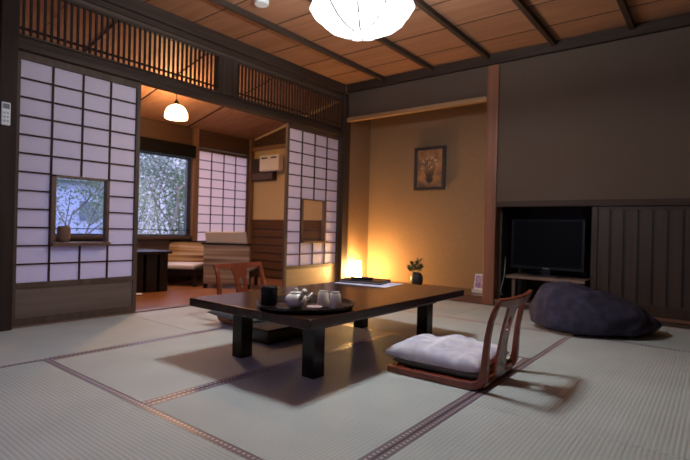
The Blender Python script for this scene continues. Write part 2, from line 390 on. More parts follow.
# ------------------------------------------------------------------ veranda (engawa)
VX = -1.9; VY0 = -4.6; VY1 = 0.235
struct(MB().box(VX, -0.07, VY0, VY1, -0.08, -0.03).build('floor', M['plank']))
vc = MB()
def vz(x): return 2.37 + 0.2237*x
ys2 = [VY0 + 0.42*i for i in range(13)]
for i, y in enumerate(ys2[:-1]):
    y1 = min(ys2[i+1], VY1); 
    if y >= VY1: break
    vc.add([(VX,y+.003,vz(VX)),(-0.04,y+.003,vz(-0.04)),(-0.04,y1-.003,vz(-0.04)),(VX,y1-.003,vz(VX)),
            (VX,y+.003,vz(VX)+.02),(-0.04,y+.003,vz(-0.04)+.02),(-0.04,y1-.003,vz(-0.04)+.02),(VX,y1-.003,vz(VX)+.02)],
           [(3,2,1,0),(4,5,6,7),(0,1,5,4),(1,2,6,5),(2,3,7,6),(3,0,4,7)])
struct(vc.build('ceiling', M['ceil']))
struct(MB().add([(VX-.1,VY0,vz(VX)+.03),(0,VY0,vz(0)+.03),(0,VY1+.1,vz(0)+.03),(VX-.1,VY1+.1,vz(VX)+.03),(VX-.1,VY0,vz(VX)+.06),(0,VY0,vz(0)+.06),(0,VY1+.1,vz(0)+.06),(VX-.1,VY1+.1,vz(VX)+.06)],
           [(3,2,1,0),(4,5,6,7),(0,1,5,4),(1,2,6,5),(2,3,7,6),(3,0,4,7)]).build('ceiling', mat('roof_backing', (0.02,0.015,0.01), 0.9)))
for k, y in enumerate((-3.4, -2.55, -1.70, -0.85)):      # rafters on the sloped ceiling
    a = MB(); a.add([(VX,y-.006,vz(VX)-.010),(-0.045,y-.006,vz(-0.045)-.010),(-0.045,y+.006,vz(-0.045)-.010),(VX,y+.006,vz(VX)-.010),(VX,y-.006,vz(VX)-.001),(-0.045,y-.006,vz(-0.045)-.001),(-0.045,y+.006,vz(-0.045)-.001),(VX,y+.006,vz(VX)-.001)],
           [(3,2,1,0),(4,5,6,7),(0,1,5,4),(1,2,6,5),(2,3,7,6),(3,0,4,7)]); trim(a, M['kumiko'])
brown_wall = wood('veranda_wood_wall', (0.060,0.030,0.018), (0.095,0.048,0.028), 'y')
# far wall: below sill, above the head, left solid end, right of the screen
fw = MB().box(VX-.06, VX, VY0, -0.70, -0.08, 0.50).box(VX-.06, VX, VY0, VY1, 1.71, 2.02).box(VX-.06, VX, VY0, -3.6, 0.50, 1.71).box(VX-.06, VX, 0.17, VY1, -0.08, 1.71).box(VX-.06, VX, -0.70, 0.17, -0.08, 0.0)
struct(fw.build('wall_veranda', brown_wall))
trim(MB().box(VX-.02, VX+.05, 0.17, 0.234, -0.03, 1.96), wood('veranda_post', (0.16,0.085,0.05), (0.23,0.125,0.07), 'z'), bevel=0.003)
trim(MB().box(VX-.02, VX+.045, -0.775, -0.70, -0.03, 1.945), wood('veranda_post_b', (0.16,0.085,0.05), (0.23,0.125,0.07), 'z'), bevel=0.003)
trim(MB().box(VX+.001, VX+.09, -3.6, -0.776, 1.545, 1.70), mat('blind_box', (0.006,0.005,0.005), 0.8, 0.1), bevel=0.006)
trim(MB().box(VX-.06, VX+.06, -3.6, -0.776, 0.50, 0.54), M['dark_y'], bevel=0.004)
# big fixed window
wt = thing('window_1', 'large dark-framed veranda window onto the garden', 'window', (VX, -2.19, 0.54), 0, None, 'structure')
MB().box(-.045, .0, -1.41, -1.36, 0, 1.005).box(-.045, .0, 1.355, 1.41, 0, 1.005).box(-.045, .0, -1.36, 1.355, 0, .02).box(-.045, .0, -1.36, 1.355, .985, 1.005).box(-.045, 0, -.36, -.32, .02, .985).build('frame', mat('metal_frame', (0.03,0.035,0.06), 0.4), wt)
MB().box(-.028, -.022, -1.36, 1.355, .02, .985).build('pane', M['glass'], wt)
MB().box(.004, .02, -1.41, 1.41, .068, .078).build('guard_rail', M['black'], wt)
sh3 = shoji('door_3', VX-0.004, -0.700, 0.168, 'narrow paper screen at the back of the veranda, right of the garden window', z0=0.0, zt=1.70, zp0=0.235, zp1=1.663, win=False, paper=M['warm_lit_paper'])
# end wall with wainscot
ew = MB().prism([(VX-.06,-.08),(0.0,-.08),(0.0,vz(0)+.05),(VX-.06,vz(VX-.06)+.05)], VY1, VY1+.05, 1)
struct(ew.build('wall_end', plaster('ochre_wall', (0.60,0.43,0.22), (0.68,0.50,0.27))))
wa = MB()
for i in range(7):
    z = -0.03+i*0.112; wa.box(VX+.051, -0.07, VY1-.018-(.004 if i % 2 else 0), VY1, z+.018, z+.112)
wa.box(VX+.051, -0.07, VY1-.026, VY1, .755, .785)
trim(MB().box(VX+.051, -0.07, VY1-.008, VY1, -0.03, .755), M['black'])
trim(wa, wood('wainscot', (0.10,0.048,0.022), (0.14,0.068,0.032), 'x', 0.8, 1.0, 0.15))
trim(MB().box(VX+.051, -0.07, VY1-.05, VY1, 1.775, 1.825), wood('nageshi', (0.22,0.12,0.06), (0.3,0.17,0.09), 'x'), bevel=0.003)
trim(MB().prism([(VX+.051,1.826),(-.07,1.826),(-.07,vz(-.07)-.05),(VX+.051,vz(VX+.051)-.03)], VY1-.012, VY1, 1), brown_wall)
struct(MB().box(VX-.06, 0, VY0-.05, VY0, -.08, 2.42).build('wall_end', brown_wall))

# AC unit in front of a dark box
t = thing('air_conditioner', 'small white boxy wall unit with two dark slots at the end of the veranda', 'air conditioner', (-1.350, VY1-.13, 1.45))
MB().box(-.19, .19, -.05, .045, 0, .215).build('body', mat('ac_white', (0.80,0.74,0.62), 0.45), t, bevel=0.012, segs=3)
MB().box(-.15, -.03, -.0525, -.049, .165, .185).build('vent', M['black'], t)
MB().box(.04, .15, -.0525, -.049, .165, .185).build('vent', M['black'], t)
t = thing('wall_box', 'dark brown wooden box mounted behind the white wall unit', 'box', (-1.59, VY1-.042, 1.34))
MB().box(-.22, .22, -.04, .04, 0, .31).build('body', M['dark_x'], t, bevel=0.004)
MB().box(-.205, .205, -.042, -.0405, .01, .10).build('front_panel', mat('box_front', (0.10,0.055,0.035),0.5), t)

# veranda pendant
t = thing('pendant_lamp', 'small white dome pendant lamp lit over the veranda', 'lamp', (-0.95, -1.61, 1.780))
prof = [(0.112, 0), (0.113, .025), (0.108, .065), (0.088, .105), (0.052, .132), (0.02, .142)]
MB().lathe(prof, n=32, cap=False).build('lamp_shade', glow('pendant_shade_glow', (1.0, 0.72, 0.42), PEND_SHADE, 0.45), t, smooth=True)
MB().lathe([(0.0, .02), (.03, .03), (.04, .05), (.03, .075), (.012, .09)], n=16).build('bulb', glow('pendant_bulb', (1.0, 0.55, 0.22), PEND_BULB), t, smooth=True)
MB().lathe([(0.026, .142), (.028, .15), (.018, .18), (.01, .195)], n=16).build('socket', M['black'], t, smooth=True)
MB().tube([(0,0,.19), (0,0,vz(-.95)-1.780)], .004, 8).build('cord', M['black'], t)

# ------------------------------------------------------------------ veranda furniture
t = thing('side_table', 'low black table with panel legs by the veranda window', 'table', (-1.40, -1.86, -0.03))
MB().box(-.30, .30, -.36, .34, .40, .43).build('tabletop', M['lacquer'], t, bevel=0.004)
for (y0, y1, x1) in ((-.33, -.20, .26), (-.19, .045, .25), (.075, .20, .25), (.215, .31, .27)):
    MB().box(-.26, x1, y0, y1, 0, .40).build('side_panel', M['lacquer'], t, bevel=0.003)
tag(MB().lathe([(.03, 0), (.045, .006), (.05, .016), (.04, .02), (.0, .018)], n=20).build('dish', M['porcelain'], None, smooth=True, loc=(-1.04, -1.93, -0.03)), 'small white dish on the wooden floor below the black veranda table', 'dish')

stripe = mat('striped_fabric', (0.3,0.2,0.12), 0.8, 0.2)
wv = N(stripe, 'ShaderNodeTexNoise'); wv.inputs['Scale'].default_value = 1; wv.inputs['Detail'].default_value = 2
link(stripe, coords(stripe, (0.6, 0.6, 24)), wv.inputs['Vector'])
link(stripe, ramp(stripe, wv.outputs['Fac'], [(0.35, (0.09,0.05,0.03)), (0.5, (0.42,0.24,0.11)), (0.62, (0.50,0.38,0.26))]), bsdf(stripe).inputs['Base Color'])
cream = mat('cream_fabric', (0.55,0.47,0.40), 0.85, 0.2)
stripe2 = stripe.copy(); stripe2.name = 'striped_fabric_pale'
for n in stripe2.node_tree.nodes:
    if n.type == 'VALTORGB':
        for e, c in zip(n.color_ramp.elements, ((0.16,0.10,0.075), (0.30,0.21,0.15), (0.40,0.31,0.24))): e.color = (*c, 1)
def lounge(label, loc, rz, back, high):
    t = thing('lounge_chair', label, 'chair', loc, rz, 'veranda lounge chairs')      # sits facing local -y, back at +y
    MB().box(-.26, .26, -.24, .20, .20, .255).build('seat_cushion', cream, t, bevel=0.02, segs=3)
    MB().box(-.28, .28, -.23, .21, .13, .198).build('seat_frame', M['lacquer'], t, bevel=0.004)
    for x in (-.27, .23):
        for y in (-.22, .17): MB().box(x, x+.04, y, y+.04, 0, .13).build('leg', M['lacquer'], t)
    zb = .05 if high else .20
    b = MB().add([(-.26,.212,zb),(.26,.212,zb),(.26,.235,zb),(-.26,.235,zb),(-.26,.24,.50),(.26,.24,.50),(.26,.27,.50),(-.26,.27,.50)],[(3,2,1,0),(4,5,6,7),(0,1,5,4),(1,2,6,5),(2,3,7,6),(3,0,4,7)])
    b.build('backrest', back, t, bevel=0.006)
    MB().box(-.28, .28, .236, .274, .50, .515).build('top_rail', M['lacquer'], t)
    if high:
        h = MB().add([(-.23,.215,.515),(.23,.215,.515),(.23,.265,.515),(-.23,.265,.515),(-.22,.25,.655),(.24,.25,.64),(.24,.30,.64),(-.22,.30,.655)],[(3,2,1,0),(4,5,6,7),(0,1,5,4),(1,2,6,5),(2,3,7,6),(3,0,4,7)])
        tag(h.build('head_cushion', stripe2 if False else mat('head_cushion', (0.62,0.50,0.38), 0.85), t, bevel=0.012, segs=3), 'pale head cushion')
    return t
lounge('low striped lounge chair with cream seat beside the black veranda table', (-1.58, -1.12, -0.03), PI*0.5+0.9 - PI/2 - 0.25, stripe, False)
lounge('low lounge chair seen from behind with pale head cushion, before the veranda paper screen', (-1.02, -0.79, -0.03), PI + 0.65, stripe2, True)

# vase on left screen window ledge
t = thing('bamboo_vase', 'brown cylindrical vase on the small window ledge of the left screen', 'vase', (0.000, -3.028, 0.546))
MB().lathe([(.036,0),(.041,.02),(.041,.09),(.036,.108),(.031,.108),(.031,.02),(0.0,.02)], n=24).build('body', wood('vase_brown', (0.10,0.045,0.03), (0.19,0.10,0.06), 'z'), t, smooth=True)
MB().tube([(0,0,.022),(.002,.012,.15),(.0,.03,.26),(.005,.035,.36)], [.003,.0025,.002,.001], 6).build('twig', M['kumiko'], t)

# remote on the left post
t = thing('wall_remote', 'white remote control in its holder on the dark left post', 'remote control', (0.052, -3.395, 1.262))
MB().box(0, .016, -.024, .024, 0, .14).build('body', M['white_pl'], t, bevel=0.005)
MB().box(.0162, .0172, -.017, .017, .10, .13).build('display', mat('lcd', (0.09,0.10,0.13), 0.3), t)
k = MB()
for i in range(3):
    for j in range(2): k.box(.0162, .0175, -.014+j*.017, -.003+j*.017, .02+i*.024, .032+i*.024)
k.build('buttons', mat('grey_button', (0.35,0.35,0.38), 0.5), t)

# ------------------------------------------------------------------ main ceiling lamp
t = thing('ceiling_lamp', 'big glowing white scalloped pendant lamp above the low table', 'lamp', (1.93, -2.30, 1.752))
def flute(a, r, z): return .93 + 0.085*abs(math.cos(5*a+.4)) * (1 if r > .08 else r/.08)
pr = [(.0,.004),(.06,.0),(.13,.012),(.20,.045),(.255,.09),(.285,.14),(.275,.165),(.24,.20),(.18,.245),(.11,.28),(.06,.295)]
MB().lathe(pr, n=96, fn=flute, cap=False).build('lamp_shade', glow('main_shade_glow', (1.0, 0.95, 0.93), MAIN_SHADE, 0.45), t, smooth=True)
def ring(mb, R, r, z, n=40, k=10):
    vs = []; fs = []
    for i in range(n):
        a = 2*PI*i/n
        for j in range(k):
            b = 2*PI*j/k; vs.append(((R+r*math.cos(b))*math.cos(a), (R+r*math.cos(b))*math.sin(a), z+r*math.sin(b)))
    for i in range(n):
        for j in range(k): fs.append((i*k+j, ((i+1)%n)*k+j, ((i+1)%n)*k+(j+1)%k, i*k+(j+1)%k))
    return mb.add(vs, fs)
ring(MB(), .11, .014, .15).build('ring_tube', glow('main_tube', (0.84, 0.94, 1.0), MAIN_BULB), t, smooth=True)
rb = MB()
for i in range(10):
    a = (PI*(i+.5)-.4)/5
    rb.tube([(r*math.cos(a)*.936, r*math.sin(a)*.936, z-.001) for r, z in pr[1:]], .0038, 5)
rb.build('ribs', mat('lamp_ribs', (0.10,0.10,0.12), 0.5), t)
MB().lathe([(.06,.296),(.075,.30),(.075,.34),(.03,.36)], n=24).build('cap', M['dark_z'], t)
MB().tube([(0,0,.355),(0,0,.566)], .006, 8).build('cord', M['black'], t)
MB().lathe([(.03,.565),(.05,.585),(.05,.606)], n=24).build('ceiling_rose', M['dark_z'], t)
tag(MB().lathe([(.05,-.03),(.055,-.02),(.055,0)], n=24).build('smoke_detector', M['white_pl'], None, smooth=False, loc=(0.79,-2.02,2.3585)), 'small round white smoke detector on the wooden ceiling', 'smoke detector')

# ------------------------------------------------------------------ low table
t = thing('low_table', 'long low black lacquered table in the middle of the tatami', 'table', (1.7875, -2.22, 0))
MB().box(-.4175, .4175, -.74, .74, .268, .31).build('tabletop', M['tabletop'], t, bevel=0.004)
MB().box(-.30, .30, -.58, -.55, .225, .268).box(-.30, .30, .55, .58, .225, .268).box(-.30, -.27, -.55, .55, .225, .268).box(.27, .30, -.55, .55, .225, .268).build('apron', M['lacquer'], t, bevel=0.003)
for sx in (-1, 1):
    for sy in (-1, 1):
        x = sx*.25; y = sy*.527
        MB().box(x-.0375, x+.0375, y-.0375, y+.0375, 0.0005, .268).build('leg', M['lacquer'], t, bevel=0.004)

# tray and tea things
TX, TY = 1.958, -2.722
t = thing('tray', 'round black lacquer tray holding the tea things on the low table', 'tray', (TX, TY, .3105))
MB().lathe([(.216,0),(.226,.004),(.234,.022),(.229,.022),(.220,.008),(0,.007)], n=48).build('dish', M['lacquer'], t, smooth=True)
ZT = .3105+.008
t = thing('tea_caddy', 'black lidded tea caddy at the left of the tray', 'tea caddy', (1.842, -2.848, ZT+.001))
MB().lathe([(.036,0),(.040,.004),(.040,.055)], n=32).build('body', M['black'], t, smooth=False)
MB().lathe([(.0412,.056),(.0412,.083),(.037,.088)], n=32).build('lid', M['black'], t)
t = thing('teapot', 'cream teapot with side handle in the middle of the tray', 'teapot', (1.978, -2.808, ZT+.001), math.atan2(.618,.786))
MB().lathe([(.028,0),(.042,.008),(.051,.028),(.048,.048),(.034,.060),(.030,.062)], n=32).build('body', M['porcelain'], t, smooth=True)
MB().lathe([(.031,.0625),(.028,.069),(.010,.073),(.0,.074)], n=24).lathe([(.006,.073),(.010,.080),(.007,.087),(0,.088)], n=14).build('lid', M['porcelain'], t, smooth=True)
MB().tube([(.042,.01,.035),(.060,.014,.045),(.074,.018,.064)], [.012,.008,.006], 12).build('spout', M['porcelain'], t, smooth=True)
MB().tube([(.02,-.040,.042),(.034,-.062,.062),(.046,-.082,.086)], [.009,.010,.013], 12).build('handle', M['porcelain'], t, smooth=True)
cupm = mat('cup_glaze', (0.78,0.71,0.62), 0.35)
wv = N(cupm, 'ShaderNodeTexWave', wave_type='BANDS', bands_direction='Z'); wv.inputs['Scale'].default_value = 30; link(cupm, coords(cupm), wv.inputs[0]); bump(cupm, wv.outputs['Fac'], .3, .001)
def cup(label, x, y):
    t = thing('tea_cup', label, 'cup', (x, y, ZT+.001), 0, 'tea cups upside down on the tray')
    MB().lathe([(.030,0),(.0305,.004),(.024,.062),(.021,.066)], n=28).build('body', cupm, t, smooth=True)
    MB().lathe([(.019,.0665),(.019,.074),(.015,.074),(.014,.067)], n=24).build('foot_ring', M['porcelain'], t)
cup('upside-down pale tea cup next to the teapot spout', 2.052, -2.705)
cup('upside-down pale tea cup at the right end of the tray', 2.115, -2.692)
tag(MB().lathe([(.018,0),(.030,.006),(.036,.014),(.033,.014),(.0,.006)], n=28).build('saucer', mat('pink_glaze', (0.60,0.40,0.36), 0.3), None, smooth=True, loc=(2.080,-2.795,ZT+.001)), 'little pinkish saucer on the tray before the upside-down cups', 'saucer')

# papers
t = thing('paper_sheet', 'large white printed sheet at the far end of the low table', 'paper', (1.60, -1.70, .3105), 0.12)
MB().box(-.20,.20,-.135,.135,0,.0015).build('sheet', mat('paper_white', (0.70,0.69,0.86), 0.6), t)
t = thing('folder', 'black information folder lying on the white sheet', 'folder', (1.545, -1.665, .3125), 0.25)
MB().box(-.155,.155,-.11,.11,0,.006).build('cover', M['black'], t, bevel=.002)
MB().box(-.150,.150,-.105,.105,.0062,.014).build('pages', mat('pages', (0.5,0.48,0.5), 0.8), t)
MB().box(-.155,.155,-.11,.11,.0142,.020).build('cover', M['black'], t, bevel=.002)
t = thing('remote_control', 'slim dark remote control on top of the black folder', 'remote control', (1.53, -1.68, .333), 0.5)
MB().box(-.075,.075,-.022,.022,0,.014).build('body', M['black'], t, bevel=.005)
MB().box(-.06,.06,-.012,.012,.0142,.0155).build('buttons', mat('btn', (0.15,0.15,0.16),0.5), t)

# ------------------------------------------------------------------ cushions
from mathutils import noise as NZ
def cushion_mesh(W, D, H, wr=.012, seed=0, p=3.5, n=40, flat=.25, pinch=.06, freq=7):
    mb = MB(); vs = []; fs = []
    def pt(u, v, top):
        cu = abs(u); cv = abs(v)
        # corners drawn out, edges drawn in
        x = u*W/2*(1 - pinch*(1-cv**2)*cu); y = v*D/2*(1 - pinch*(1-cu**2)*cv)
        t = max(0, (1-cu**p)*(1-cv**p))**.5
        if top:
            z = H*flat + H*(1-flat)*t
            nn = NZ.noise(Vector((x*freq+seed, y*freq*.45, seed*1.7))) + .5*NZ.noise(Vector((x*freq*2.3+seed, y*freq*1.1, seed+5)))
            z += wr*nn*min(1, t*1.8)
        else: z = H*flat*(1 - min(1, t*1.6))
        return (x, y, max(z, 0))
    for top in (1, 0):
        for i in range(n+1):
            for j in range(n+1): vs.append(pt(-1+2*i/n, -1+2*j/n, top))
    m = (n+1)*(n+1)
    for i in range(n):
        for j in range(n):
            a = i*(n+1)+j; fs.append((a, a+n+1, a+n+2, a+1))
            fs.append((m+a, m+a+1, m+a+n+2, m+a+n+1))
    mb.add(vs, fs)
    return mb
def weld(o, d=1e-4):
    bm = bmesh.new(); bm.from_mesh(o.data); bmesh.ops.remove_doubles(bm, verts=bm.verts, dist=d); bmesh.ops.recalc_face_normals(bm, faces=bm.faces); bm.to_mesh(o.data); bm.free()
    for p in o.data.polygons: p.use_smooth = True
def fabric(name, c1, c2, sc_=14, rough=.9):
    m = mat(name, c1, rough, .15); n = N(m, 'ShaderNodeTexNoise'); n.inputs['Scale'].default_value = sc_; n.inputs['Detail'].default_value = 3
    link(m, coords(m), n.inputs['Vector']); link(m, ramp(m, n.outputs['Fac'], [(.4, c1), (.6, c2)]), bsdf(m).inputs['Base Color'])
    f = N(m, 'ShaderNodeTexNoise'); f.inputs['Scale'].default_value = 300; link(m, coords(m), f.inputs['Vector']); bump(m, f.outputs['Fac'], .3, .001)
    return m

# ------------------------------------------------------------------ floor chairs (zaisu): sitter faces local -x, back at +x
def zaisu(label, loc, rz):
    t = thing('floor_chair', label, 'floor chair', loc, rz, 'legless floor chairs')
    MB().box(-.245, .18, -.192, .192, .012, .024).build('seat', M['red_lacquer'], t, bevel=.003)
    for s in (-1, 1):
        y = s*.212
        p = [(-.235,y,.016),(-.12,y,.016),(0,y,.016),(.11,y,.016),(.165,y,.020),(.193,y,.034),(.206,y,.060),(.211,y,.10),(.214,y,.16),(.220,y,.23),(.232,y,.30),(.248,y,.35),(.262,y,.380)]
        MB().sweep(p, (0,1,0), [.036]*4+[.038]*3+[.036,.033,.030,.028,.027,.026], [.028,.028,.030,.034,.036,.036,.034,.028,.025,.023,.022,.021,.02]).build('side_frame', M['red_lacquer'], t, bevel=.004)
    MB().sweep([(-.246, -.230, .016), (-.256, 0, .016), (-.246, .230, .016)], (0,0,1), .028, .03).build('front_rail', M['red_lacquer'], t, bevel=.004)
    MB().box(.178, .206, -.193, .193, .012, .045).build('rear_rail', M['red_lacquer'], t, bevel=.004)
    c = []
    for i in range(13):
        q = -1+i/6; c.append((.268+.020*(1-q*q), q*.232, .380+.012*q*q))
    MB().sweep(c, (.35,0,1), [.030+.018*(1-abs(-1+i/6)**2) for i in range(13)], .02).build('crest_rail', M['red_lacquer'], t, bevel=.005)
    # splat with an oval hole
    n = 40; vs = []; fs = []
    def bx(z): 
        k = max(0, (z-.16)/.24); return .200 + .018*min(1, z/.2) + .058*k**1.5
    def half(z): return .064 - .012*math.sin(PI*(z-.04)/.34) + .020*max(0, (z-.30)/.1)**1.5 + .010*max(0,(.12-z)/.08)
    z0, z1 = .044, .373
    hc, ha, hb = .266, .025, .036
    outer = []; inner = []
    for i in range(n):
        a = 2*PI*i/n; ca, sa = math.cos(a), math.sin(a)
        inner.append((ca*ha, hc+sa*hb))
        # cast the ray to the outline
        lo, hi = 0.0, .6
        for _ in range(30):
            m_ = (lo+hi)/2; yq = ca*m_; zq = hc+sa*m_
            if z0 < zq < z1 and abs(yq) < half(zq): lo = m_
            else: hi = m_
        outer.append((ca*lo, hc+sa*lo))
    K = 6
    for sgn in (-.006, .006):
        for i in range(n):
            for k in range(K+1):
                f = k/K; y = inner[i][0]*(1-f)+outer[i][0]*f; z = inner[i][1]*(1-f)+outer[i][1]*f
                vs.append((bx(z)+sgn, y, z))
    S = n*(K+1)
    for i in range(n):
        j = (i+1) % n
        for k in range(K):
            a, b, c_, d = i*(K+1)+k, i*(K+1)+k+1, j*(K+1)+k+1, j*(K+1)+k
            fs.append((a,b,c_,d)); fs.append((S+d,S+c_,S+b,S+a))
        fs.append((i*(K+1), j*(K+1), S+j*(K+1), S+i*(K+1))); fs.append((i*(K+1)+K, S+i*(K+1)+K, S+j*(K+1)+K, j*(K+1)+K))
    MB().add(vs, fs).build('splat', M['red_lacquer'], t)
    return t
zA = zaisu('dark red wooden floor chair right of the low table, its open back to the camera', (2.505, -2.212, .0008), 0.03)
zB = dup(zA); zB['label'] = 'reddish wooden floor chair on the far side of the low table, by the veranda'
zB.location = (0.93, -2.06, .0008); zB.rotation_euler.z = PI + 0.03

lav = fabric('lavender_cloth', (0.80,0.77,0.82), (0.62,0.58,0.70), 14)
olv = fabric('olive_cloth', (0.14,0.15,0.12), (0.19,0.19,0.15), 12)
t = thing('seat_cushion', 'puffy whitish lavender cushion on the near floor chair', 'cushion', (2.475, -2.212, .0258), 0.03)
o = cushion_mesh(.46, .385, .055, .004, 3, flat=.5).build('under_pad', olv, t); weld(o)
o = cushion_mesh(.49, .41, .082, .020, 1, p=4.5, flat=.3, freq=9, pinch=.03).build('cover', lav, t, loc=(-.03,0,.034)); weld(o)
t = thing('seat_cushion', 'flat grey cushion on the far floor chair, half hidden by the table', 'cushion', (0.965, -2.08, .0258), PI+0.03)
o = cushion_mesh(.44, .385, .04, .003, 8, flat=.5).build('under_pad', olv, t); weld(o)
o = cushion_mesh(.46, .66, .105, .014, 9, p=3, flat=.35).build('cover', fabric('grey_cloth', (0.21,0.205,0.20), (0.16,0.16,0.155)), t, loc=(-.02,0,.03)); weld(o)
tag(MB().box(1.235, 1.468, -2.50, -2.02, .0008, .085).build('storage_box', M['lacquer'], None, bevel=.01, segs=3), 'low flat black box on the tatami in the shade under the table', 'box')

# bean bag
def bean():
    mb = MB(); n, k = 64, 32; vs = []; fs = []
    for j in range(k+1):
        ph = -PI/2 + PI*j/k
        for i in range(n):
            a = 2*PI*i/n; ca, sa = math.cos(a), math.sin(a)
            r = math.cos(ph)**.62; x = .398*r*ca*(1+.04*math.cos(3*a)); y = .31*r*sa*(1+.05*math.sin(2*a+1))
            s = math.sin(ph); zz = (abs(s)**.9)*(1 if s > 0 else -1)
            h = .275 - .12*(x/.42) if s > 0 else .06
            z = .055 + zz*(h-.055 if s > 0 else .055)
            v = Vector((x*5, y*5, z*9)); 
            f1 = NZ.noise(v) ; f2 = 1-abs(NZ.noise(v*1.7+Vector((3,1,2))))*2
            f3 = 1-abs(NZ.noise(Vector((x*6, y*14, z*6))+Vector((7,2,5))))*2
            d = .020*f1 + (.024*f2 + .016*f3)*max(0, min(1, z/.08))
            dr = Vector((x, y, (z-.08)*1.3)); dr = dr.normalized() if dr.length > 1e-4 else Vector((0,0,1))
            p = Vector((x, y, z)) + dr*d
            vs.append((p.x, p.y, max(p.z, 0)))
    for j in range(k):
        for i in range(n): fs.append((j*n+i, j*n+(i+1)%n, (j+1)*n+(i+1)%n, (j+1)*n+i))
    fs.append(tuple(range(n))[::-1]); fs.append(tuple(range(k*n, (k+1)*n)))
    return mb.add(vs, fs)
t = thing('bean_bag', 'big slumped dark grey bean bag on the tatami before the wall cabinet', 'bean bag', (2.790, -0.610, .0008), math.atan2(.618,.786)-.12)
o = bean().build('cover', fabric('bean_bag_cloth', (0.040,0.034,0.056), (0.058,0.050,0.078)), t); weld(o, 2e-4)
MB().tube([(.395,.03,.04),(.41,.01,.065),(.42,-.01,.04)], .006, 8).build('handle_loop', M['black'], t, smooth=True)

# ------------------------------------------------------------------ niche: lamp, vase, photo, picture
t = thing('floor_lamp', 'small glowing paper lamp in the left corner of the alcove', 'lamp', (0.135, 0.135, 0.076), 0.665)
t.scale = (.82, .82, .95)
MB().box(-.07,.07,-.07,.07,0,.015).build('base', M['dark_x'], t)
MB().add([(-.068,-.068,.03),(.068,-.068,.03),(.068,.068,.03),(-.068,.068,.03),(-.052,-.052,.24),(.052,-.052,.24),(.052,.052,.24),(-.052,.052,.24)],[(0,1,5,4),(1,2,6,5),(2,3,7,6),(3,0,4,7)]).build('lamp_shade', glow('niche_shade_glow', (1.0,0.62,0.22), NICHE_SHADE, 0.35), t)
MB().lathe([(.0,.05),(.018,.06),(.024,.10),(.018,.14),(0,.15)], n=14).build('bulb', glow('niche_bulb', (1.0,0.56,0.19), NICHE_BULB), t, smooth=True)
fr = MB()
for sx in (-1,1):
    for sy in (-1,1): fr.tube([(sx*.069,sy*.069,.015),(sx*.053,sy*.053,.245)], .003, 6)
fr.build('frame', M['stile'], t)
t = thing('flower_vase', 'rounded dark flower vase standing in the alcove', 'vase', (0.90, 0.20, 0.0765))
MB().lathe([(.045,0),(.062,.02),(.072,.07),(.066,.115),(.045,.145),(.038,.152),(.030,.150),(.03,.12),(0,.11)], n=32).build('body', mat('dark_glaze', (0.028,0.026,0.035), 0.45), t, smooth=True)
st = MB(); lf = MB(); fl = MB(); RR = random.Random(3)
heads = [(-.05,0,.26),(.02,.01,.29),(.045,-.01,.25),(-.02,.02,.235),(-.11,0,.21),(.035,.0,.215),(-.075,0,.20)]
for i, (hx, hy, hz) in enumerate(heads):
    st.tube([(hx*.15,hy*.2,.12),(hx*.45,hy,.12+(hz-.12)*.5),(hx,hy,hz)], .002, 5)
    if i in (0,1,2,5):
        for k in range(14):
            a = RR.uniform(0,2*PI); e = RR.uniform(-.6,1.3); c_ = Vector((hx+RR.uniform(-.012,.012),hy+RR.uniform(-.012,.012),hz+RR.uniform(-.03,.02)))
            d = Vector((math.cos(a)*math.cos(e), math.sin(a)*math.cos(e), math.sin(e)))*.014; s_ = d.orthogonal().normalized()*.006
            fl.add([c_, c_+d*.6+s_, c_+d*1.2, c_+d*.6-s_], [(0,1,2,3)])
    for k in range(9):
        a = RR.uniform(0,2*PI) if hx > -.09 else PI+RR.uniform(-.7,.7); e = RR.uniform(-.1,.7); c_ = Vector((hx*.7,hy,.13+(hz-.13)*RR.uniform(.4,.95)))
        L = RR.uniform(.045,.07); d = Vector((math.cos(a)*math.cos(e), math.sin(a)*math.cos(e), math.sin(e)))*L; s_ = d.orthogonal().normalized()*L*.24
        lf.add([c_, c_+d*.5+s_, c_+d, c_+d*.5-s_], [(0,1,2,3)])
leafm = mat('leaf_green', (0.05,0.10,0.03), 0.5)
st.build('stem', leafm, t); lf.build('leaves', leafm, t); fl.build('blossom', mat('pink_blossom', (0.42,0.22,0.22), 0.6), t)
t = thing('photo_stand', 'small white card with a purple picture leaning by the alcove post', 'picture', (1.60, 0.20, 0.0765), -0.15)
def lean(mb, x0, x1, z0, z1, t0, t1, k=.22):
    return mb.add([(x0,k*z0+t0,z0),(x1,k*z0+t0,z0),(x1,k*z0+t1,z0),(x0,k*z0+t1,z0),(x0,k*z1+t0,z1),(x1,k*z1+t0,z1),(x1,k*z1+t1,z1),(x0,k*z1+t1,z1)],[(3,2,1,0),(4,5,6,7),(0,1,5,4),(1,2,6,5),(2,3,7,6),(3,0,4,7)])
lean(MB(), -.055, .055, .035, .185, 0, .006).build('card', mat('card_white', (0.82,0.80,0.80), 0.5), t)
pm = mat('card_picture', (0.35,0.2,0.4), 0.5); n = N(pm, 'ShaderNodeTexNoise'); n.inputs['Scale'].default_value = 30; link(pm, coords(pm), n.inputs['Vector']); link(pm, ramp(pm, n.outputs['Fac'], [(.4,(0.28,0.14,0.30)),(.6,(0.62,0.40,0.46))]), bsdf(pm).inputs['Base Color'])
lean(MB(), -.043, .043, .050, .172, -.0012, -.0002).build('picture', pm, t)
MB().box(-.06,.06,-.02,.05,0,.033).build('base', mat('stand_white', (0.62,0.56,0.50), 0.5), t, bevel=.003)

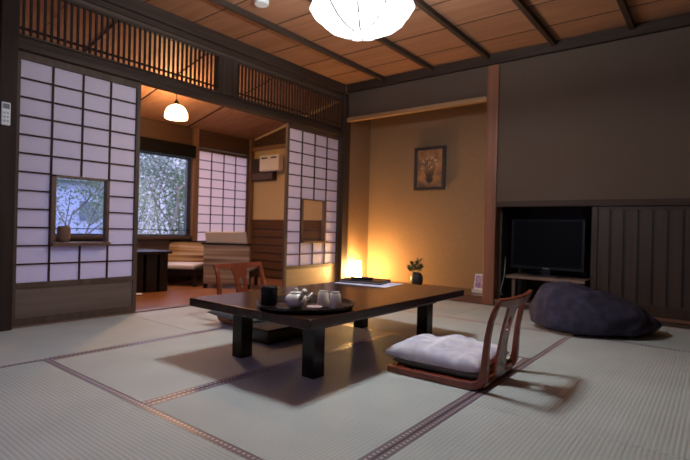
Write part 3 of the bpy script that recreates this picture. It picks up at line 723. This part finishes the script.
t = thing('framed_picture', 'dark framed plant picture hanging on the lamplit alcove wall', 'picture', (0.888, 0.452, 1.15))
W, H = .385, .49
MB().box(-W/2,-W/2+.032,-.018,.02,0,H).box(W/2-.032,W/2,-.018,.02,0,H).box(-W/2+.032,W/2-.032,-.018,.02,0,.032).box(-W/2+.032,W/2-.032,-.018,.02,H-.032,H).build('frame', mat('frame_dark', (0.035,0.028,0.035), 0.4), t, bevel=.004)
am = mat('picture_ground', (0.28,0.15,0.07), 0.5); n = N(am, 'ShaderNodeTexNoise'); n.inputs['Scale'].default_value = 9; link(am, coords(am), n.inputs['Vector']); link(am, ramp(am, n.outputs['Fac'], [(.35,(0.17,0.10,0.06)),(.6,(0.42,0.20,0.075))]), bsdf(am).inputs['Base Color'])
bk = MB().box(-W/2+.03,W/2-.03,.0,.015,.03,H-.03).build('picture', am, t)
pl_ = MB(); bl = MB(); RR = random.Random(11)
for hx, hz in ((-.07,.32),(-.035,.36),(.0,.30),(.035,.37),(.075,.34),(.09,.28),(-.09,.26),(.02,.25)):
    pl_.sweep([(0,-.0015,.07),(hx*.35,-.0015,.16),(hx,-.0015,hz)], (0,1,0), .002, [.009,.007,.004])
    for k in range(7):
        x = hx+RR.uniform(-.018,.018); z = hz+RR.uniform(-.018,.018); r = RR.uniform(.005,.009)
        bl.prism([(x+r*math.cos(a*PI/3), z+r*math.sin(a*PI/3)) for a in range(6)], -.004, -.0026, 1)
pl_.prism([(-.035,.09),(-.05,.135),(.05,.135),(.035,.09)], -.0035, -.0005, 1)
pl_.build('stem', mat('picture_dark', (0.05,0.035,0.03), 0.6), bk); bl.build('blossom', mat('picture_pale', (0.55,0.44,0.33), 0.6), bk)
MB().tube([(-.10,.012,H-.01),(0,.022,H+.06),(.10,.012,H-.01)], .0015, 5).build('hanging_cord', M['black'], t)

# ------------------------------------------------------------------ television alcove
t = thing('tv_stand', 'low brown television stand in the dark alcove', 'tv stand', (2.245, 0.33, 0.036))
MB().box(-.345,.345,-.20,.20,.222,.25).build('shelf', wood('stand_top', (0.20,0.12,0.09), (0.28,0.17,0.12), 'x'), t, bevel=.003)
for x in (-.29,.26):
    for y in (-.18,.15): MB().box(x,x+.03,y,y+.03,0,.222).build('leg', wood('stand_leg', (0.13,0.08,0.06),(0.18,0.11,0.08),'z'), t)
t = thing('television', 'flat black television on the stand inside the dark alcove', 'television', (2.225, 0.29, 0.2875))
MB().box(-.33,.33,-.015,.03,.06,.54).build('housing', M['black'], t, bevel=.006)
MB().box(-.305,.305,-.0175,-.0155,.09,.515).build('screen', M['screen'], t)
MB().box(-.04,.04,-.01,.02,.012,.062).build('neck', M['black'], t)
MB().box(-.15,.15,-.08,.10,0,.012).build('base', M['black'], t, bevel=.003)
MB().box(-.03,.03,-.0165,-.0153,.068,.078).build('badge', mat('silver', (0.35,0.35,0.38),0.3,.5,.8), t)
tag(MB().tube([(1.888,.15,.45),(1.90,.10,.28),(1.885,.045,.14),(1.91,.04,.10)], .0045, 8).build('power_cord', mat('cord_grey', (0.16,0.20,0.19),0.5), None, smooth=True), 'thin pale cord hanging at the left of the television alcove', 'cord')

def slat_door(name, x0, x1, y, label):
    t = thing(name, label, 'cabinet door', ((x0+x1)/2, y, .063), 0, None, 'structure'); W = x1-x0; H = .86
    MB().box(-W/2,-W/2+.045,-.012,.012,0,H).box(W/2-.045,W/2,-.012,.012,0,H).box(-W/2+.045,W/2-.045,-.012,.012,H-.03,H).box(-W/2+.045,W/2-.045,-.012,.012,0,.085).build('frame', wood('door_frame_wood', (0.034,0.016,0.010),(0.05,0.025,0.016),'z'), t, bevel=.002)
    n = 8; a = -W/2+.045; p = (W-.09)/n; s = MB()
    for i in range(n): s.box(a+i*p+.009, a+(i+1)*p-.009, -.010, -.002, .085, H-.03)
    s.build('battens', wood('batten_wood', (0.042,0.024,0.016),(0.060,0.036,0.025),'z'), t, bevel=.002)
    MB().box(a, W/2-.045, -.002, .004, .085, H-.03).build('backing', wood('door_back_wood', (0.02,0.01,0.008),(0.03,0.016,0.012),'z'), t)
slat_door('door_4', 2.655, 3.53, .014, 'brown slatted sliding door right of the television alcove')
slat_door('door_5', 3.50, 4.40, .040, 'brown slatted sliding door near the right wall, beyond the first')

# ------------------------------------------------------------------ garden
def dist_leaves(RR, mb, c, rad, n, size):
    for _ in range(n):
        while True:
            p = Vector((RR.uniform(-1,1), RR.uniform(-1,1), RR.uniform(-1,1)))
            if p.length < 1: break
        q = Vector((c[0]+p.x*rad[0], c[1]+p.y*rad[1], c[2]+p.z*rad[2]))
        d = Vector((RR.uniform(-1,1), RR.uniform(-1,1), RR.uniform(-.8,.5))).normalized()*size*RR.uniform(.6,1.3)
        s = d.orthogonal().normalized(); s = (Matrix.Rotation(RR.uniform(0,PI), 3, d) @ s)*size*.3
        mb.add([q, q+d*.5+s, q+d, q+d*.5-s], [(0,1,2,3)])
struct(MB().box(-17, VX-.3, -12, 11, -.5, -.35).build('floor', plaster('garden_soil', (0.10,0.11,0.06), (0.2,0.2,0.13))))
def leaf_mat(name, c): 
    m = translucent(name, c, .4); return m
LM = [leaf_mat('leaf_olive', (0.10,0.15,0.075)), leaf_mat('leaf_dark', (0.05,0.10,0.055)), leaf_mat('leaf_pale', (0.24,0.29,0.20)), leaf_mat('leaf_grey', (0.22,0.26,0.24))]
bark = wood('bark', (0.08,0.07,0.06), (0.16,0.14,0.12), 'z')
def tree(label, x, y, h, seed, lm, nl, crown, lean_=(0,0), size=.09, tr=.045):
    RR = random.Random(seed); t = thing('garden_tree', label, 'tree', (x, y, -.35), 0, 'trees in the garden beyond the veranda')
    tb = MB(); lf = MB()
    tips = []
    def grow(p, d, L, r, depth):
        pts = [p]; q = p.copy(); dd = d.copy()
        for k in range(5):
            dd = (dd + Vector((RR.uniform(-.14,.14), RR.uniform(-.14,.14), RR.uniform(-.04,.10)))).normalized(); q = q + dd*L/5; pts.append(q.copy())
        tb.tube(pts, [r*(1-.12*k) for k in range(6)], 6)
        if depth <= 0: tips.append(q); return
        for k in range(3 if depth > 1 else 3):
            a = RR.uniform(0, 2*PI); s = pts[RR.choice((2,3,4,5))]
            grow(s, (dd*.6 + Vector((math.cos(a), math.sin(a), RR.uniform(0,.7)))*.7).normalized(), L*RR.uniform(.5,.75), r*.5, depth-1)
            tips.append(s)
    grow(Vector((0,0,0)), Vector((lean_[0],lean_[1],1)).normalized(), h*.55, tr, 3)
    for p in tips: dist_leaves(RR, lf, p, (crown,crown,crown*.8), max(1, int(nl/len(tips))), size)
    tb.build('trunk', bark, t); lf.build('foliage', lm, t)
tree('slender garden tree whose leaning trunk crosses the veranda window', -4.2, .25, 3.2, 1, LM[1], 1500, .36, (.0,.12), .05, .04)
tree('leafy garden tree at the right edge of the veranda window', -6.4, 2.7, 3.4, 2, LM[0], 4200, .42, (0,-.1), .06)
tree('bare branching garden tree seen at the left of the veranda window', -6.7, -.15, 2.3, 3, LM[2], 3200, .42, (0,.15), .05, .035)
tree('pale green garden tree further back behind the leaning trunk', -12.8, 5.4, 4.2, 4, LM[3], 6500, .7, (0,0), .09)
tree('garden tree with green leaves seen in the small screen window', -5.2, -1.2, 2.2, 5, LM[0], 1500, .34, (0,.15), .05, .03)
tree('thin garden tree at the left of the small screen window view', -7.6, -2.0, 2.8, 6, LM[2], 1300, .38, (0,.1), .06, .03)
def shrub(label, x, y, r, rz, seed, lm, n, size=.06):
    t = thing('garden_shrub', label, 'shrub', (x, y, -.35), 0, 'shrubs in the garden beyond the veranda'); RR = random.Random(seed); mb = MB(); dist_leaves(RR, mb, (0,0,rz), (r,r,rz*.98), n, size)
    mb.build('foliage', lm, t); sb = MB()
    for k in range(11):
        a = RR.uniform(0, 2*PI); q = RR.uniform(.3, .9)*r; h = RR.uniform(1.2, 1.9)*rz
        sb.tube([(0,0,0),(q*.35*math.cos(a),q*.35*math.sin(a),h*.45),(q*.75*math.cos(a+.3),q*.75*math.sin(a+.3),h*.8),(q*math.cos(a+.2),q*math.sin(a+.2),h)], [.02,.014,.009,.004], 5)
    sb.build('stem', bark, t)
shrub('tall green shrub filling the lower right of the veranda window', -5.4, 1.35, .62, 1.05, 21, LM[0], 2600, .05)
shrub('low shrub at the bottom of the small screen window view', -3.4, -2.1, .35, .42, 23, LM[0], 500, .05)
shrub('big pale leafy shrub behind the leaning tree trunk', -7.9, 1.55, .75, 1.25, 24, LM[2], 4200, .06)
shrub('tall dark shrub at the far right behind the veranda window', -9.4, 4.5, .95, 1.5, 25, LM[1], 4200, .08)
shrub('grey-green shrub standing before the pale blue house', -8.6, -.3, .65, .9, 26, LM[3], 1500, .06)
t = thing('garden_house', 'pale blue neighbouring house behind the garden trees', 'house', (-13.5, 1.0, -.35))
MB().box(-1.2,1.2,-2.2,2.4,0,2.3).build('wall', mat('pale_blue_wall', (0.36,0.42,0.60), .8), t)
MB().prism([(-2.5,2.3),(2.7,2.3),(.1,3.1)], -1.4, 1.4, 0).build('roof', mat('roof_tile', (0.16,0.19,0.20), .7), t)
for y in (-1.2,1.5): MB().box(1.2,1.23,y-.3,y+.3,1.1,1.7).build('window', mat('dark_pane', (0.12,0.15,0.2), .2), t)
